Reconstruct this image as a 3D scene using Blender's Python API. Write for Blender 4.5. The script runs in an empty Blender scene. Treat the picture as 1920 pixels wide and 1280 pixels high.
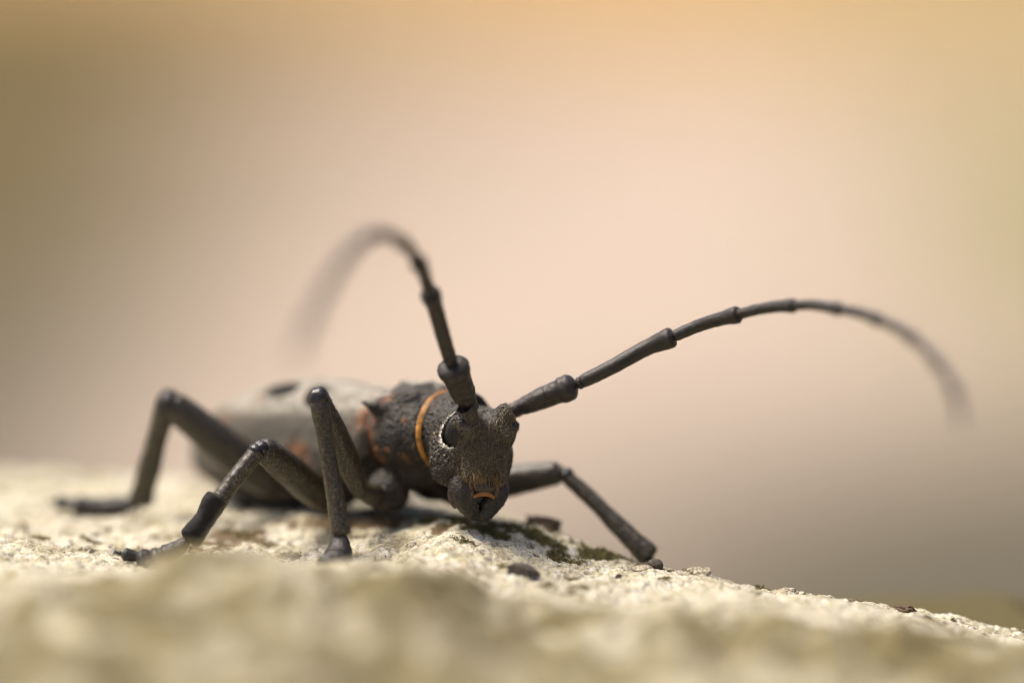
import bpy, bmesh, math, random
import numpy as np
from mathutils import Vector

# ------------------------------------------------------------------ camera, sky, sun, exposure
# Everything is measured in millimetres and stored in metres (real size: a 25 mm beetle on a small boulder).
S = 0.001
random.seed(7)
rng = np.random.default_rng(11)
sc = bpy.context.scene
R = math.radians
PITCH = R(10.0)
DIST = 267.0                       # lens to the plane of focus, mm
PXMM = 32.0                        # photograph pixels per mm in the plane of focus
FWD = np.array([0, math.cos(PITCH), -math.sin(PITCH)])
UPV = np.array([0, math.sin(PITCH), math.cos(PITCH)])
RGT = np.array([1.0, 0, 0])
_v0 = (640 - 985) / PXMM
CAM = -(FWD * DIST + UPV * _v0)    # the rock under the beetle's head is the origin

def at(px, py, w):
    """point seen at photograph pixel (px, py) that lies w mm behind the plane of focus"""
    k = (DIST + w) / DIST / PXMM
    return CAM + FWD * (DIST + w) + RGT * ((px - 960) * k + 1.875) + UPV * ((640 - py) * k)

cam = bpy.data.cameras.new('camera')
cam_o = bpy.data.objects.new('camera', cam)
sc.collection.objects.link(cam_o)
cam_o.location = Vector((CAM + RGT * 1.875) * S)
cam_o.rotation_euler = (R(90) - PITCH, 0, 0)
cam.sensor_width = 36.0
cam.lens = 36.0 * DIST / (1920 / PXMM)
cam.clip_start = 0.01
cam.clip_end = 500
cam.dof.use_dof = True
cam.dof.focus_distance = DIST * S
cam.dof.aperture_fstop = 8.6
cam.dof.aperture_blades = 0
sc.camera = cam_o

SUN_EL, SUN_AZ = R(64), R(-72)     # azimuth measured from +Y towards +X: high on the left, slightly behind the beetle
world = bpy.data.worlds.new('World'); sc.world = world; world.use_nodes = True
wn = world.node_tree
sky = wn.nodes.new('ShaderNodeTexSky'); sky.sky_type = 'NISHITA'; sky.sun_disc = False
sky.sun_elevation = SUN_EL; sky.sun_rotation = SUN_AZ
sky.air_density = 0.6; sky.dust_density = 6.0; sky.ozone_density = 0.3
wn.links.new(sky.outputs['Color'], wn.nodes['Background'].inputs['Color'])
wn.nodes['Background'].inputs['Strength'].default_value = 0.07
sun = bpy.data.lights.new('sun', 'SUN'); sun.energy = 1.5; sun.angle = R(22); sun.color = (1.0, 0.92, 0.80)
sun_o = bpy.data.objects.new('sun', sun); sc.collection.objects.link(sun_o)
sdir = Vector((math.sin(SUN_AZ) * math.cos(SUN_EL), math.cos(SUN_AZ) * math.cos(SUN_EL), math.sin(SUN_EL)))
sun_o.rotation_euler = sdir.to_track_quat('Z', 'Y').to_euler()
sun_o.location = sdir * 3
sc.view_settings.view_transform = 'Standard'
sc.view_settings.look = 'None'
sc.view_settings.gamma = 1.0
sc.view_settings.exposure = 1.6
sc.cycles.use_denoising = True
sc.cycles.filter_width = 0.9
sc.cycles.max_bounces = 6

# ------------------------------------------------------------------ helpers: noise, meshes, materials
def _hash(i, j, k, seed):
    h = (i.astype(np.uint32) * np.uint32(374761393)) ^ (j.astype(np.uint32) * np.uint32(668265263)) ^ (k.astype(np.uint32) * np.uint32(2147483647 - 58)) ^ np.uint32(seed * 974711 + 1013)
    h = (h ^ (h >> np.uint32(13))) * np.uint32(1274126177)
    h = (h ^ (h >> np.uint32(16))) * np.uint32(2246822519)
    return h ^ (h >> np.uint32(15))

def noise(p, scale=1.0, seed=0):
    """smooth value/gradient noise, about -1..1, at points p (n,3)"""
    q = np.asarray(p, float) * scale + 1000.0
    i0 = np.floor(q).astype(np.int64); f = q - i0
    u = f * f * f * (f * (f * 6 - 15) + 10)
    out = 0
    for dx in (0, 1):
        wx = u[:, 0] if dx else 1 - u[:, 0]
        for dy in (0, 1):
            wy = u[:, 1] if dy else 1 - u[:, 1]
            for dz in (0, 1):
                wz = u[:, 2] if dz else 1 - u[:, 2]
                h = _hash(i0[:, 0] + dx, i0[:, 1] + dy, i0[:, 2] + dz, seed)
                g0 = (h & np.uint32(1023)) / 511.5 - 1; g1 = ((h >> np.uint32(10)) & np.uint32(1023)) / 511.5 - 1; g2 = ((h >> np.uint32(20)) & np.uint32(1023)) / 511.5 - 1
                out = out + wx * wy * wz * (g0 * (f[:, 0] - dx) + g1 * (f[:, 1] - dy) + g2 * (f[:, 2] - dz))
    return out * 1.6

def fbm(p, scale, octs=4, seed=0, gain=0.5):
    s = 0; a = 1.0
    for o in range(octs):
        s = s + a * noise(p, scale * 2 ** o, seed + o * 17); a *= gain
    return s

def cells(p, scale, seed=0):
    """2-D Voronoi on x, y: nearest distance, distance to the border (F2-F1), random value of the cell"""
    q = np.asarray(p)[:, :2] * scale + 500.0
    i0 = np.floor(q).astype(np.int64); z = np.zeros(len(q), np.int64)
    d1 = np.full(len(q), 9.0); d2 = d1.copy(); cid = np.zeros(len(q))
    for dx in (-1, 0, 1):
        for dy in (-1, 0, 1):
            h = _hash(i0[:, 0] + dx, i0[:, 1] + dy, z, seed)
            cx = i0[:, 0] + dx + (h & np.uint32(1023)) / 1023.0; cy = i0[:, 1] + dy + ((h >> np.uint32(10)) & np.uint32(1023)) / 1023.0
            d = np.hypot(q[:, 0] - cx, q[:, 1] - cy)
            near = d < d1
            d2 = np.where(near, d1, np.minimum(d2, d)); cid = np.where(near, ((h >> np.uint32(20)) & np.uint32(1023)) / 1023.0, cid)
            d1 = np.where(near, d, d1)
    return d1, d2 - d1, cid

def sstep(a, b, x):
    t = np.clip((x - a) / (b - a), 0, 1)
    return t * t * (3 - 2 * t)

def unit(v):
    v = np.asarray(v, float); return v / np.linalg.norm(v)

def vnormals(V, F):
    F = np.asarray(F); V = np.asarray(V)
    a = V[F[:, 2]] - V[F[:, 0]]; b = V[F[:, 3 if F.shape[1] == 4 else 1]] - V[F[:, 1 if F.shape[1] == 4 else 0]]
    n = np.cross(a, b) if F.shape[1] == 4 else np.cross(V[F[:, 1]] - V[F[:, 0]], V[F[:, 2]] - V[F[:, 0]])
    N = np.zeros_like(V)
    for c in range(F.shape[1]):
        np.add.at(N, F[:, c], n)
    return N / (np.linalg.norm(N, axis=1, keepdims=True) + 1e-12)

def make_obj(name, V, F, mat, parent=None, attrs=None, smooth=True, origin=(0, 0, 0)):
    """one mesh object from millimetre vertices"""
    me = bpy.data.meshes.new(name)
    V = np.asarray(V, float)
    org = np.asarray(ORIGIN[parent.name] if parent is not None else origin, float)
    Vl = ((V - org) * S).astype(np.float32)
    if isinstance(F, np.ndarray):
        n = F.shape[1]
        me.vertices.add(len(Vl)); me.vertices.foreach_set('co', Vl.ravel())
        me.loops.add(F.size); me.loops.foreach_set('vertex_index', F.astype(np.int32).ravel())
        me.polygons.add(len(F)); me.polygons.foreach_set('loop_start', np.arange(0, F.size, n, dtype=np.int32))
        me.update(calc_edges=True); me.validate()
    else:
        me.from_pydata(Vl.tolist(), [], [list(map(int, f)) for f in F])
    me.update()
    if smooth:
        me.polygons.foreach_set('use_smooth', np.ones(len(me.polygons), bool))
    for k, a in (attrs or {}).items():
        at_ = me.attributes.new(k, 'FLOAT', 'POINT'); at_.data.foreach_set('value', np.asarray(a, np.float32))
    if mat is not None:
        me.materials.append(mat)
    o = bpy.data.objects.new(name, me); sc.collection.objects.link(o)
    if parent is not None:
        o.parent = parent; ORIGIN[o.name] = tuple(org)
    else:
        o.location = Vector(org * S); ORIGIN[o.name] = tuple(org)
    return o

ORIGIN = {}
def make_empty(name, origin, parent=None):
    o = bpy.data.objects.new(name, None); sc.collection.objects.link(o)
    origin = np.asarray(origin, float); ORIGIN[o.name] = tuple(origin)
    if parent is not None:
        o.parent = parent; o.location = Vector((origin - np.asarray(ORIGIN[parent.name])) * S)
    else:
        o.location = Vector(origin * S)
    o.empty_display_size = 0.002
    return o

def tag(o, label=None, cat=None, group=None, kind=None):
    if label: o['label'] = label
    if cat: o['category'] = cat
    if group: o['group'] = group
    if kind: o['kind'] = kind
    return o

class M:
    """small node-material builder; coordinates are millimetres in the object's own space"""
    def __init__(s, name):
        s.m = bpy.data.materials.new(name); s.m.use_nodes = True; s.t = s.m.node_tree
        s.b = s.t.nodes['Principled BSDF']
        tc = s.t.nodes.new('ShaderNodeTexCoord')
        v = s.t.nodes.new('ShaderNodeVectorMath'); v.operation = 'SCALE'; v.inputs['Scale'].default_value = 1000.0
        s.l(tc.outputs['Object'], v.inputs[0]); s.co = v.outputs[0]
    def l(s, a, b): s.t.links.new(a, b)
    def n(s, typ, **kw):
        x = s.t.nodes.new(typ)
        for k, v in kw.items(): setattr(x, k, v)
        return x
    def noise(s, scale, detail=4, rough=0.6, dist=0.0, vec=None):
        x = s.n('ShaderNodeTexNoise'); x.inputs['Scale'].default_value = scale; x.inputs['Detail'].default_value = detail
        x.inputs['Roughness'].default_value = rough; x.inputs['Distortion'].default_value = dist
        s.l(vec or s.co, x.inputs['Vector']); return x.outputs['Fac']
    def vor(s, scale, feature='F1', out='Distance', vec=None, rnd=1.0):
        x = s.n('ShaderNodeTexVoronoi', feature=feature); x.inputs['Scale'].default_value = scale; x.inputs['Randomness'].default_value = rnd
        s.l(vec or s.co, x.inputs['Vector']); return x.outputs[out]
    def ramp(s, fac, stops):
        x = s.n('ShaderNodeValToRGB'); e = x.color_ramp.elements
        while len(e) > 1: e.remove(e[-1])
        for i, (p, c) in enumerate(stops):
            if not hasattr(c, '__len__'): c = (c, c, c)
            k = e[0] if i == 0 else e.new(p)
            k.position = p; k.color = (*c, 1)
        s.l(fac, x.inputs['Fac']); return x.outputs['Color']
    def mix(s, fac, a, b, blend='MIX'):
        x = s.n('ShaderNodeMix', data_type='RGBA', blend_type=blend)
        for sock, v in ((x.inputs['Factor'], fac), (x.inputs['A'], a), (x.inputs['B'], b)):
            if isinstance(v, (int, float)): sock.default_value = v
            elif isinstance(v, tuple): sock.default_value = (*v, 1)
            else: s.l(v, sock)
        return x.outputs['Result']
    def math(s, op, a, b=None, clamp=False):
        x = s.n('ShaderNodeMath', operation=op, use_clamp=clamp)
        for i, v in enumerate((a, b)):
            if v is None: continue
            if isinstance(v, (int, float)): x.inputs[i].default_value = v
            else: s.l(v, x.inputs[i])
        return x.outputs[0]
    def attr(s, name):
        x = s.n('ShaderNodeAttribute', attribute_name=name); return x.outputs['Fac']
    def bump(s, height, dist_mm, strength=1.0, prev=None):
        x = s.n('ShaderNodeBump'); x.inputs['Strength'].default_value = strength; x.inputs['Distance'].default_value = dist_mm * S
        s.l(height, x.inputs['Height'])
        if prev is not None: s.l(prev, x.inputs['Normal'])
        return x.outputs['Normal']
    def set(s, color=None, rough=None, normal=None, **kw):
        for key, v in (('Base Color', color), ('Roughness', rough), ('Normal', normal), *kw.items()):
            if v is None: continue
            sock = s.b.inputs[key.replace('_', ' ')] if key not in s.b.inputs else s.b.inputs[key]
            if isinstance(v, (int, float)): sock.default_value = v
            elif isinstance(v, tuple): sock.default_value = (*v, 1) if len(v) == 3 else v
            else: s.l(v, sock)
        return s.m

# --- materials of the beetle
def mat_body():
    m = M('beetle_cuticle')
    n1 = m.noise(1.6, 5); n2 = m.noise(5.5, 4, 0.65); n3 = m.noise(12, 3, 0.75)
    base = m.mix(m.ramp(n1, [(0.38, 0), (0.66, 1)]), (0.011, 0.009, 0.007), (0.034, 0.027, 0.019))
    fuzz = m.ramp(n3, [(0.50, 0), (0.61, 1)])
    base = m.mix(m.math('MULTIPLY', fuzz, m.attr('fuzz')), base, (0.17, 0.125, 0.062))
    base = m.mix(m.math('MULTIPLY', m.attr('pale'), m.ramp(n2, [(0.3, 0.6), (0.55, 1)])), base, (0.62, 0.57, 0.46))
    base = m.mix(m.math('MULTIPLY', m.attr('rust'), m.ramp(n2, [(0.42, 0), (0.58, 1)])), base, (0.34, 0.125, 0.042))
    b = m.bump(m.noise(3.6, 3, 0.6, 0.4), 0.10, 0.7)
    b = m.bump(m.ramp(m.vor(6.5, 'F1'), [(0.0, 1), (0.6, 0)]), 0.06, 0.8, b)
    b = m.bump(n3, 0.06, 0.8, b)
    return m.set(base, m.ramp(n2, [(0.3, 0.30), (0.7, 0.58)]), b, **{'Specular IOR Level': 0.45, 'Sheen Weight': 0.02, 'Sheen Roughness': 0.4, 'Sheen Tint': (0.75, 0.66, 0.5)})

def mat_elytra():
    m = M('elytra_pubescence')
    n1 = m.noise(1.1, 5); n2 = m.noise(7, 4, 0.65); n3 = m.noise(26, 2)
    c = m.mix(m.ramp(n1, [(0.35, 0), (0.65, 1)]), (0.20, 0.185, 0.15), (0.36, 0.34, 0.285))
    c = m.mix(m.ramp(n2, [(0.55, 0), (0.72, 1)]), c, (0.10, 0.09, 0.075))
    c = m.mix(m.attr('side'), c, m.mix(n2, (0.05, 0.044, 0.036), (0.15, 0.135, 0.11)))  # shaded flanks below the lit top, put into the colour
    c = m.mix(m.math('MULTIPLY', m.attr('rust'), m.ramp(n2, [(0.42, 0), (0.58, 1)])), c, (0.28, 0.10, 0.035))
    c = m.mix(m.attr('spot'), c, (0.006, 0.005, 0.005))
    b = m.bump(m.ramp(m.vor(4.2, 'F1'), [(0.0, 1), (0.35, 0)]), 0.14, 0.8)
    b = m.bump(n3, 0.03, 0.6, b)
    return m.set(c, 0.75, b, **{'Specular IOR Level': 0.12})

def mat_leg():
    m = M('leg_cuticle')
    n2 = m.noise(4.5, 4, 0.65); n3 = m.noise(8.5, 3, 0.8)
    c = m.mix(m.ramp(n2, [(0.35, 0), (0.65, 1)]), (0.009, 0.0076, 0.0064), (0.024, 0.019, 0.0125))
    c = m.mix(m.ramp(n3, [(0.54, 0), (0.62, 0.85)]), c, (0.17, 0.13, 0.058))
    c = m.mix(m.attr('velvet'), c, (0.006, 0.005, 0.0045))
    b = m.bump(n2, 0.06, 0.6); b = m.bump(n3, 0.03, 0.6, b)
    rr = m.mix(m.attr('velvet'), m.ramp(n2, [(0.3, 0.28), (0.7, 0.46)]), (0.9, 0.9, 0.9))
    return m.set(c, rr, b, **{'Specular IOR Level': 0.5, 'Sheen Weight': 0.03, 'Sheen Tint': (0.8, 0.7, 0.5)})

def mat_antenna():
    m = M('antenna_cuticle')
    n2 = m.noise(4, 4, 0.65); n3 = m.noise(11, 3, 0.7)
    c = m.mix(m.ramp(n2, [(0.35, 0), (0.65, 1)]), (0.011, 0.009, 0.0072), (0.032, 0.0245, 0.017))
    c = m.mix(m.ramp(n3, [(0.58, 0), (0.70, 0.6)]), c, (0.10, 0.078, 0.05))
    b = m.bump(n2, 0.07, 0.7); b = m.bump(n3, 0.04, 0.7, b)
    return m.set(c, 0.40, b, **{'Specular IOR Level': 0.4, 'Sheen Weight': 0.03, 'Sheen Tint': (0.8, 0.7, 0.6)})

def mat_simple(name, col, rough, bump_scale=12, bump_mm=0.02, var=0.35, **kw):
    m = M(name)
    n = m.noise(bump_scale, 4)
    c = m.mix(m.ramp(n, [(0.35, 0), (0.65, 1)]), tuple(x * (1 - var) for x in col), tuple(x * (1 + var) for x in col))
    return m.set(c, rough, m.bump(n, bump_mm, 0.6), **kw)

def mat_eye():
    m = M('compound_eye')
    v = m.vor(11, 'F1', rnd=0.2)
    return m.set((0.004, 0.0037, 0.004), 0.25, m.bump(m.ramp(v, [(0.0, 1), (0.6, 0)]), 0.022, 1.0), **{'Specular IOR Level': 0.4})

MB, ME, ML, MA = mat_body(), mat_elytra(), mat_leg(), mat_antenna()
MEYE = mat_eye()
MGLOSS = mat_simple('glossy_black_chitin', (0.013, 0.010, 0.0095), 0.27, 7, 0.05)
MTARSUS = mat_simple('tarsus_chitin', (0.017, 0.013, 0.010), 0.5, 5, 0.10, 0.5)
MMAND = mat_simple('mandible_chitin', (0.019, 0.0155, 0.0125), 0.36, 7, 0.11, 0.6)
MAMBER = mat_simple('amber_membrane', (0.25, 0.105, 0.018), 0.4, 30, 0.02, 0.25)
MFRINGE = mat_simple('orange_fringe_hair', (0.46, 0.205, 0.035), 0.5, 1.6, 0.02, 0.6)
MHAIR = mat_simple('golden_bristle', (0.26, 0.16, 0.06), 0.45, 3, 0.01, 0.3)
MFUZZ = mat_simple('short_pale_hair', (0.19, 0.145, 0.075), 0.5, 3, 0.01, 0.3)
MDUST = mat_simple('pollen_dust', (0.50, 0.38, 0.14), 0.8, 8, 0.01, 0.5)

# --- materials of the place
def mat_rock():
    m = M('lichen_rock')
    n0 = m.noise(0.15, 5, 0.62, 0.8); n1 = m.noise(0.42, 5, 0.62, 0.4); n2 = m.noise(2.0, 5, 0.66); n3 = m.noise(8.5, 4, 0.7); n4 = m.noise(0.9, 6, 0.7, 0.5)
    n5 = m.noise(2.6, 4, 0.6, 0.8); n6 = m.noise(1.4, 5, 0.6, 0.8); olive_shade = m.attr('olive_shade')
    c = m.mix(m.ramp(n1, [(0.36, 0), (0.60, 1)]), (0.43, 0.375, 0.245), (0.69, 0.635, 0.485))
    c = m.mix(m.ramp(n4, [(0.52, 0), (0.66, 0.8)]), c, (0.42, 0.40, 0.20))               # yellow-green crust
    c = m.mix(m.math('MULTIPLY', m.ramp(n6, [(0.53, 0), (0.62, 0.9)]), m.math('SUBTRACT', 1.0, m.math('MULTIPLY', olive_shade, 0.7))), c, (0.74, 0.71, 0.62))   # white lichen
    c = m.mix(m.ramp(m.math('ADD', n0, m.math('MULTIPLY', m.math('SUBTRACT', olive_shade, 0.45), 0.19)), [(0.46, 0), (0.62, 0.9)]), c, (0.165, 0.130, 0.042))   # olive patches, deepened in front to paint the shade of the near slopes
    c = m.mix(m.ramp(n2, [(0.58, 0), (0.66, 0.8)]), c, (0.24, 0.215, 0.20))              # grey mineral
    c = m.mix(m.ramp(n5, [(0.60, 0), (0.65, 0.9)]), c, (0.09, 0.075, 0.08))              # violet-grey grains
    c = m.mix(m.ramp(n3, [(0.57, 0), (0.64, 0.9)]), c, (0.055, 0.047, 0.036))            # dark specks
    fl = m.vor(1.3, 'F1', 'Distance')
    c = m.mix(m.math('MULTIPLY', m.ramp(fl, [(0.06, 1), (0.13, 0)]), m.ramp(n1, [(0.5, 0), (0.56, 1)])), c, (0.62, 0.27, 0.09))
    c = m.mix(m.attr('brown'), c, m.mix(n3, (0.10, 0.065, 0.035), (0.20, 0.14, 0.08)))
    c = m.mix(m.attr('moss'), c, m.mix(n3, (0.032, 0.027, 0.009), (0.15, 0.12, 0.036)))
    c = m.mix(m.math('MULTIPLY', m.attr('pit'), 0.8), c, (0.13, 0.11, 0.075))
    b = m.bump(n2, 0.22, 0.8); b = m.bump(n3, 0.09, 0.9, b)
    b = m.bump(m.noise(24, 3, 0.7), 0.03, 0.7, b)
    return m.set(c, 0.86, b, **{'Specular IOR Level': 0.25})

def mat_ground():
    m = M('forest_floor')
    ns = m.noise(0.010, 4, 0.6, 0.5); nm = m.noise(0.05, 5, 0.65); nf = m.noise(0.35, 5, 0.7)
    c = m.mix(m.ramp(nm, [(0.35, 0), (0.65, 1)]), (0.345, 0.28, 0.225), (0.43, 0.355, 0.295))
    def patch(attr, c, a, b):
        k = m.math('ADD', m.attr(attr), m.math('MULTIPLY', m.math('SUBTRACT', nm, 0.5), 0.5))
        return m.mix(m.ramp(k, [(0.05, 0), (0.95, 1)]), c, m.mix(nf, a, b))
    c = patch('straw', c, (0.27, 0.165, 0.055), (0.40, 0.265, 0.11))
    c = patch('green', c, (0.16, 0.14, 0.06), (0.25, 0.22, 0.11))
    c = patch('grey', c, (0.064, 0.058, 0.040), (0.122, 0.108, 0.076))
    c = patch('humus', c, (0.06, 0.045, 0.016), (0.13, 0.098, 0.044))
    b = m.bump(nm, 6.0, 0.7); b = m.bump(nf, 1.2, 0.8, b)
    return m.set(c, 0.95, b, **{'Specular IOR Level': 0.1})

MROCK, MGROUND = mat_rock(), mat_ground()
MMOSS = mat_simple('moss_leaf', (0.13, 0.108, 0.03), 0.7, 1.2, 0.01, 0.6)
MCHIP = mat_simple('grey_stone_chip', (0.075, 0.058, 0.044), 0.85, 6, 0.06, 0.5)
MBARK = mat_simple('brown_bark_bit', (0.085, 0.055, 0.032), 0.9, 5, 0.1, 0.6)
MPALE = mat_simple('pale_crust_bit', (0.36, 0.31, 0.22), 0.9, 6, 0.08, 0.6)

# ------------------------------------------------------------------ ground below and behind the rock
GZ = -120.0
def ground():
    xs = np.concatenate([-np.geomspace(60000, 1300, 14), np.linspace(-1200, 1200, 97), np.geomspace(1300, 60000, 14)])
    ys = np.concatenate([-np.geomspace(60000, 800, 12), np.linspace(-700, 3000, 149), np.geomspace(3200, 60000, 14)])
    X, Y = np.meshgrid(xs, ys, indexing='ij')
    P = np.stack([X.ravel(), Y.ravel(), np.zeros(X.size)], 1)
    near = np.exp(-((P[:, 0] ** 2 + P[:, 1] ** 2) / 3000.0 ** 2))
    P[:, 2] = GZ + fbm(P, 1 / 260.0, 4, 3) * 9 * near
    x, y = P[:, 0], P[:, 1]
    def lump(cx, cy, rx, ry): return np.exp(-(((x - cx) / rx) ** 2 + ((y - cy) / ry) ** 2))
    g = dict(
        straw=sstep(1080, 1560, y - 0.25 * np.abs(x - 60)),
        green=sstep(40, 190, x) * sstep(540, 820, y) * (1 - 0.6 * sstep(1000, 1300, y)) * 1.1,
        grey=np.maximum.reduce([lump(130, 450, 130, 190) * 1.6, sstep(-20, -150, x) * (1 - sstep(850, 1050, y)) * 1.2, (1 - sstep(430, 540, y)) * 0.8]),
        humus=np.maximum(lump(-200, 1120, 150, 330), lump(-245, 1450, 190, 330)) * 1.3)
    nx, ny = len(xs), len(ys)
    i, j = np.meshgrid(np.arange(nx - 1), np.arange(ny - 1), indexing='ij')
    a = (i * ny + j).ravel()
    F = np.stack([a, a + ny, a + ny + 1, a + 1], 1)
    o = make_obj('ground', P, F, MGROUND, attrs=g)
    tag(o, kind='structure')
ground()

# ------------------------------------------------------------------ rock
FOOT = {'fr': at(622, 1062, -2.2), 'mr': at(300, 1058, -1.8), 'mr2': at(235, 1058, -2.2), 'hr': at(240, 968, 12.5), 'hr2': at(110, 968, 14), 'fl': at(1232, 1066, 4.0), 'ml': at(878, 950, 15), 'hl': at(770, 932, 21)}
_pts = [FOOT[k] for k in FOOT] + [at(*q) for q in (
    (500, 1068, -21), (660, 1076, -20), (330, 1082, -20), (800, 1108, -19), (60, 1100, -20), (560, 1064, -9), (420, 1074, -9), (150, 1086, -9), (280, 1078, -8), (740, 1066, -7),
    (40, 1027, 0), (200, 1048, -0.5), (60, 985, 9), (60, 900, 24), (300, 905, 24), (520, 985, 8),
    (845, 1004, -0.5), (720, 1035, -1), (920, 1000, 2), (985, 980, 7), (1075, 1013, 5), (1150, 1044, 3.4), (930, 1024, 0), (1020, 1046, 0.4), (1100, 1060, 0.8), (1040, 1066, -1), (980, 1100, -5),
    (1300, 1074, 0.8), (1430, 1104, 0), (1520, 1121, 0), (1700, 1147, 0), (1880, 1188, 0), (1250, 1112, -6), (1450, 1150, -12), (1750, 1195, -12),
    (640, 985, 7), (760, 985, 4.5), (960, 1160, -20), (500, 1180, -30), (1000, 1290, -38), (1500, 1290, -34), (150, 1300, -44), (700, 1310, -44), (1850, 1310, -32), (130, 1190, -31), (1300, 1180, -18))]
_pts = np.array(_pts)
def _tps_fit(P, lam=0.6):
    n = len(P); d = np.hypot(P[:, None, 0] - P[None, :, 0], P[:, None, 1] - P[None, :, 1])
    K = np.where(d > 0, d * d * np.log(d + 1e-9), 0) + lam * np.eye(n)
    A = np.zeros((n + 3, n + 3)); A[:n, :n] = K; A[:n, n] = 1; A[:n, n + 1:] = P[:, :2]; A[n, :n] = 1; A[n + 1:, :n] = P[:, :2].T
    return np.linalg.solve(A, np.concatenate([P[:, 2], [0, 0, 0]]))
_tw = _tps_fit(_pts)
def _tps(x, y):
    z = _tw[-3] + _tw[-2] * x + _tw[-1] * y
    for c, (a, b) in zip(_tw[:-3], _pts[:, :2]):
        d2 = (x - a) ** 2 + (y - b) ** 2
        z = z + c * 0.5 * d2 * np.log(d2 + 1e-9)
    return z
_cx = np.array([-90, -32, -8, -3, 1, 4, 9, 12, 16, 22, 30, 60.]) + 0.0
_cy = np.array([26, 27, 25, 20, 9.5, 6.5, 4.2, 2.2, 1.4, 1.2, 1.2, 0.0])

def rock_height(x, y, fine=True):
    p = np.stack([x, y, np.zeros_like(x)], 1)
    xc = np.clip(x, -34, 33); yc = np.clip(y, -46, 27)
    z = _tps(xc, yc) + np.where(x > 33, -(x - 33) * 0.35, 0) + np.where(y < -46, (y + 46) * 0.25, 0)
    rough = fbm(p, 0.16, 3, 21) * (0.40 + 1.3 * sstep(-7, -20, y))
    rough = rough + fbm(p, 0.7, 3, 31, 0.5) * 0.20
    d1, border, cid = cells(p + np.stack([noise(p, 1.3, 5), noise(p, 1.3, 6), 0 * x], 1) * 0.35, 1.15, 4)
    crust = sstep(0.0, 0.22, border) * (0.05 + 0.09 * cid)
    rough = rough + crust - 0.08
    pit = 1 - sstep(0.02, 0.12, border)
    if fine:
        d1b, bb, cb = cells(p + np.stack([noise(p, 4, 7), noise(p, 4, 8), 0 * x], 1) * 0.1, 4.2, 9)
        rough = rough + sstep(0, 0.2, bb) * 0.06 * cb + fbm(p, 3.2, 2, 41, 0.6) * 0.05
        pit = np.maximum(pit * 0.7, (1 - sstep(0.01, 0.08, bb)) * 0.5 * sstep(-0.1, 0.3, noise(p, 0.5, 77)))
    # quiet the relief next to the feet so that they stand on it
    z = z + rough
    yb = np.interp(x, _cx, _cy) + noise(p, 0.25, 51) * 0.7 + noise(p, 0.8, 52) * 0.3
    # outline of the boulder: beyond it the side falls away
    over = np.maximum(y - yb, 0)
    shelf_on = sstep(4, 10, x)
    shelf = (1 - np.exp(-over / 1.8)) * np.maximum(0, z + 8.2 + 0.05 * (30 - x)) + np.maximum(over - 16 - 2 * noise(p, .1, 3), 0) * 2.6
    back = (np.sqrt(over ** 2 + 1.2) - 1.095) * 1.25 + np.maximum(over - 6, 0) * 2.0
    z = z - np.where(over > 0, shelf * shelf_on + back * (1 - shelf_on), 0)
    ox = np.maximum(np.abs(x + 12) - 46, 0) + np.maximum(-52 - y, 0) * 1.0
    ox = ox + noise(p, 0.12, 8) * 1.2 * (ox > 0.1)
    z = z - np.where(ox > 0, np.maximum(ox, 0) ** 1.5 * 0.9, 0)
    return np.maximum(z, GZ - 6), pit

def axis_grid(lo, dlo, dhi, hi, step, grow=1.12):
    mid = list(np.arange(dlo, dhi, step))
    a, s, x = [], step, dlo
    while x > lo: s = min(s * grow, 3.0); x -= s; a.append(x)
    b, s, x = [], step, mid[-1]
    while x < hi: s = min(s * grow, 3.0); x += s; b.append(x)
    return np.array(a[::-1] + mid + b)

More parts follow.
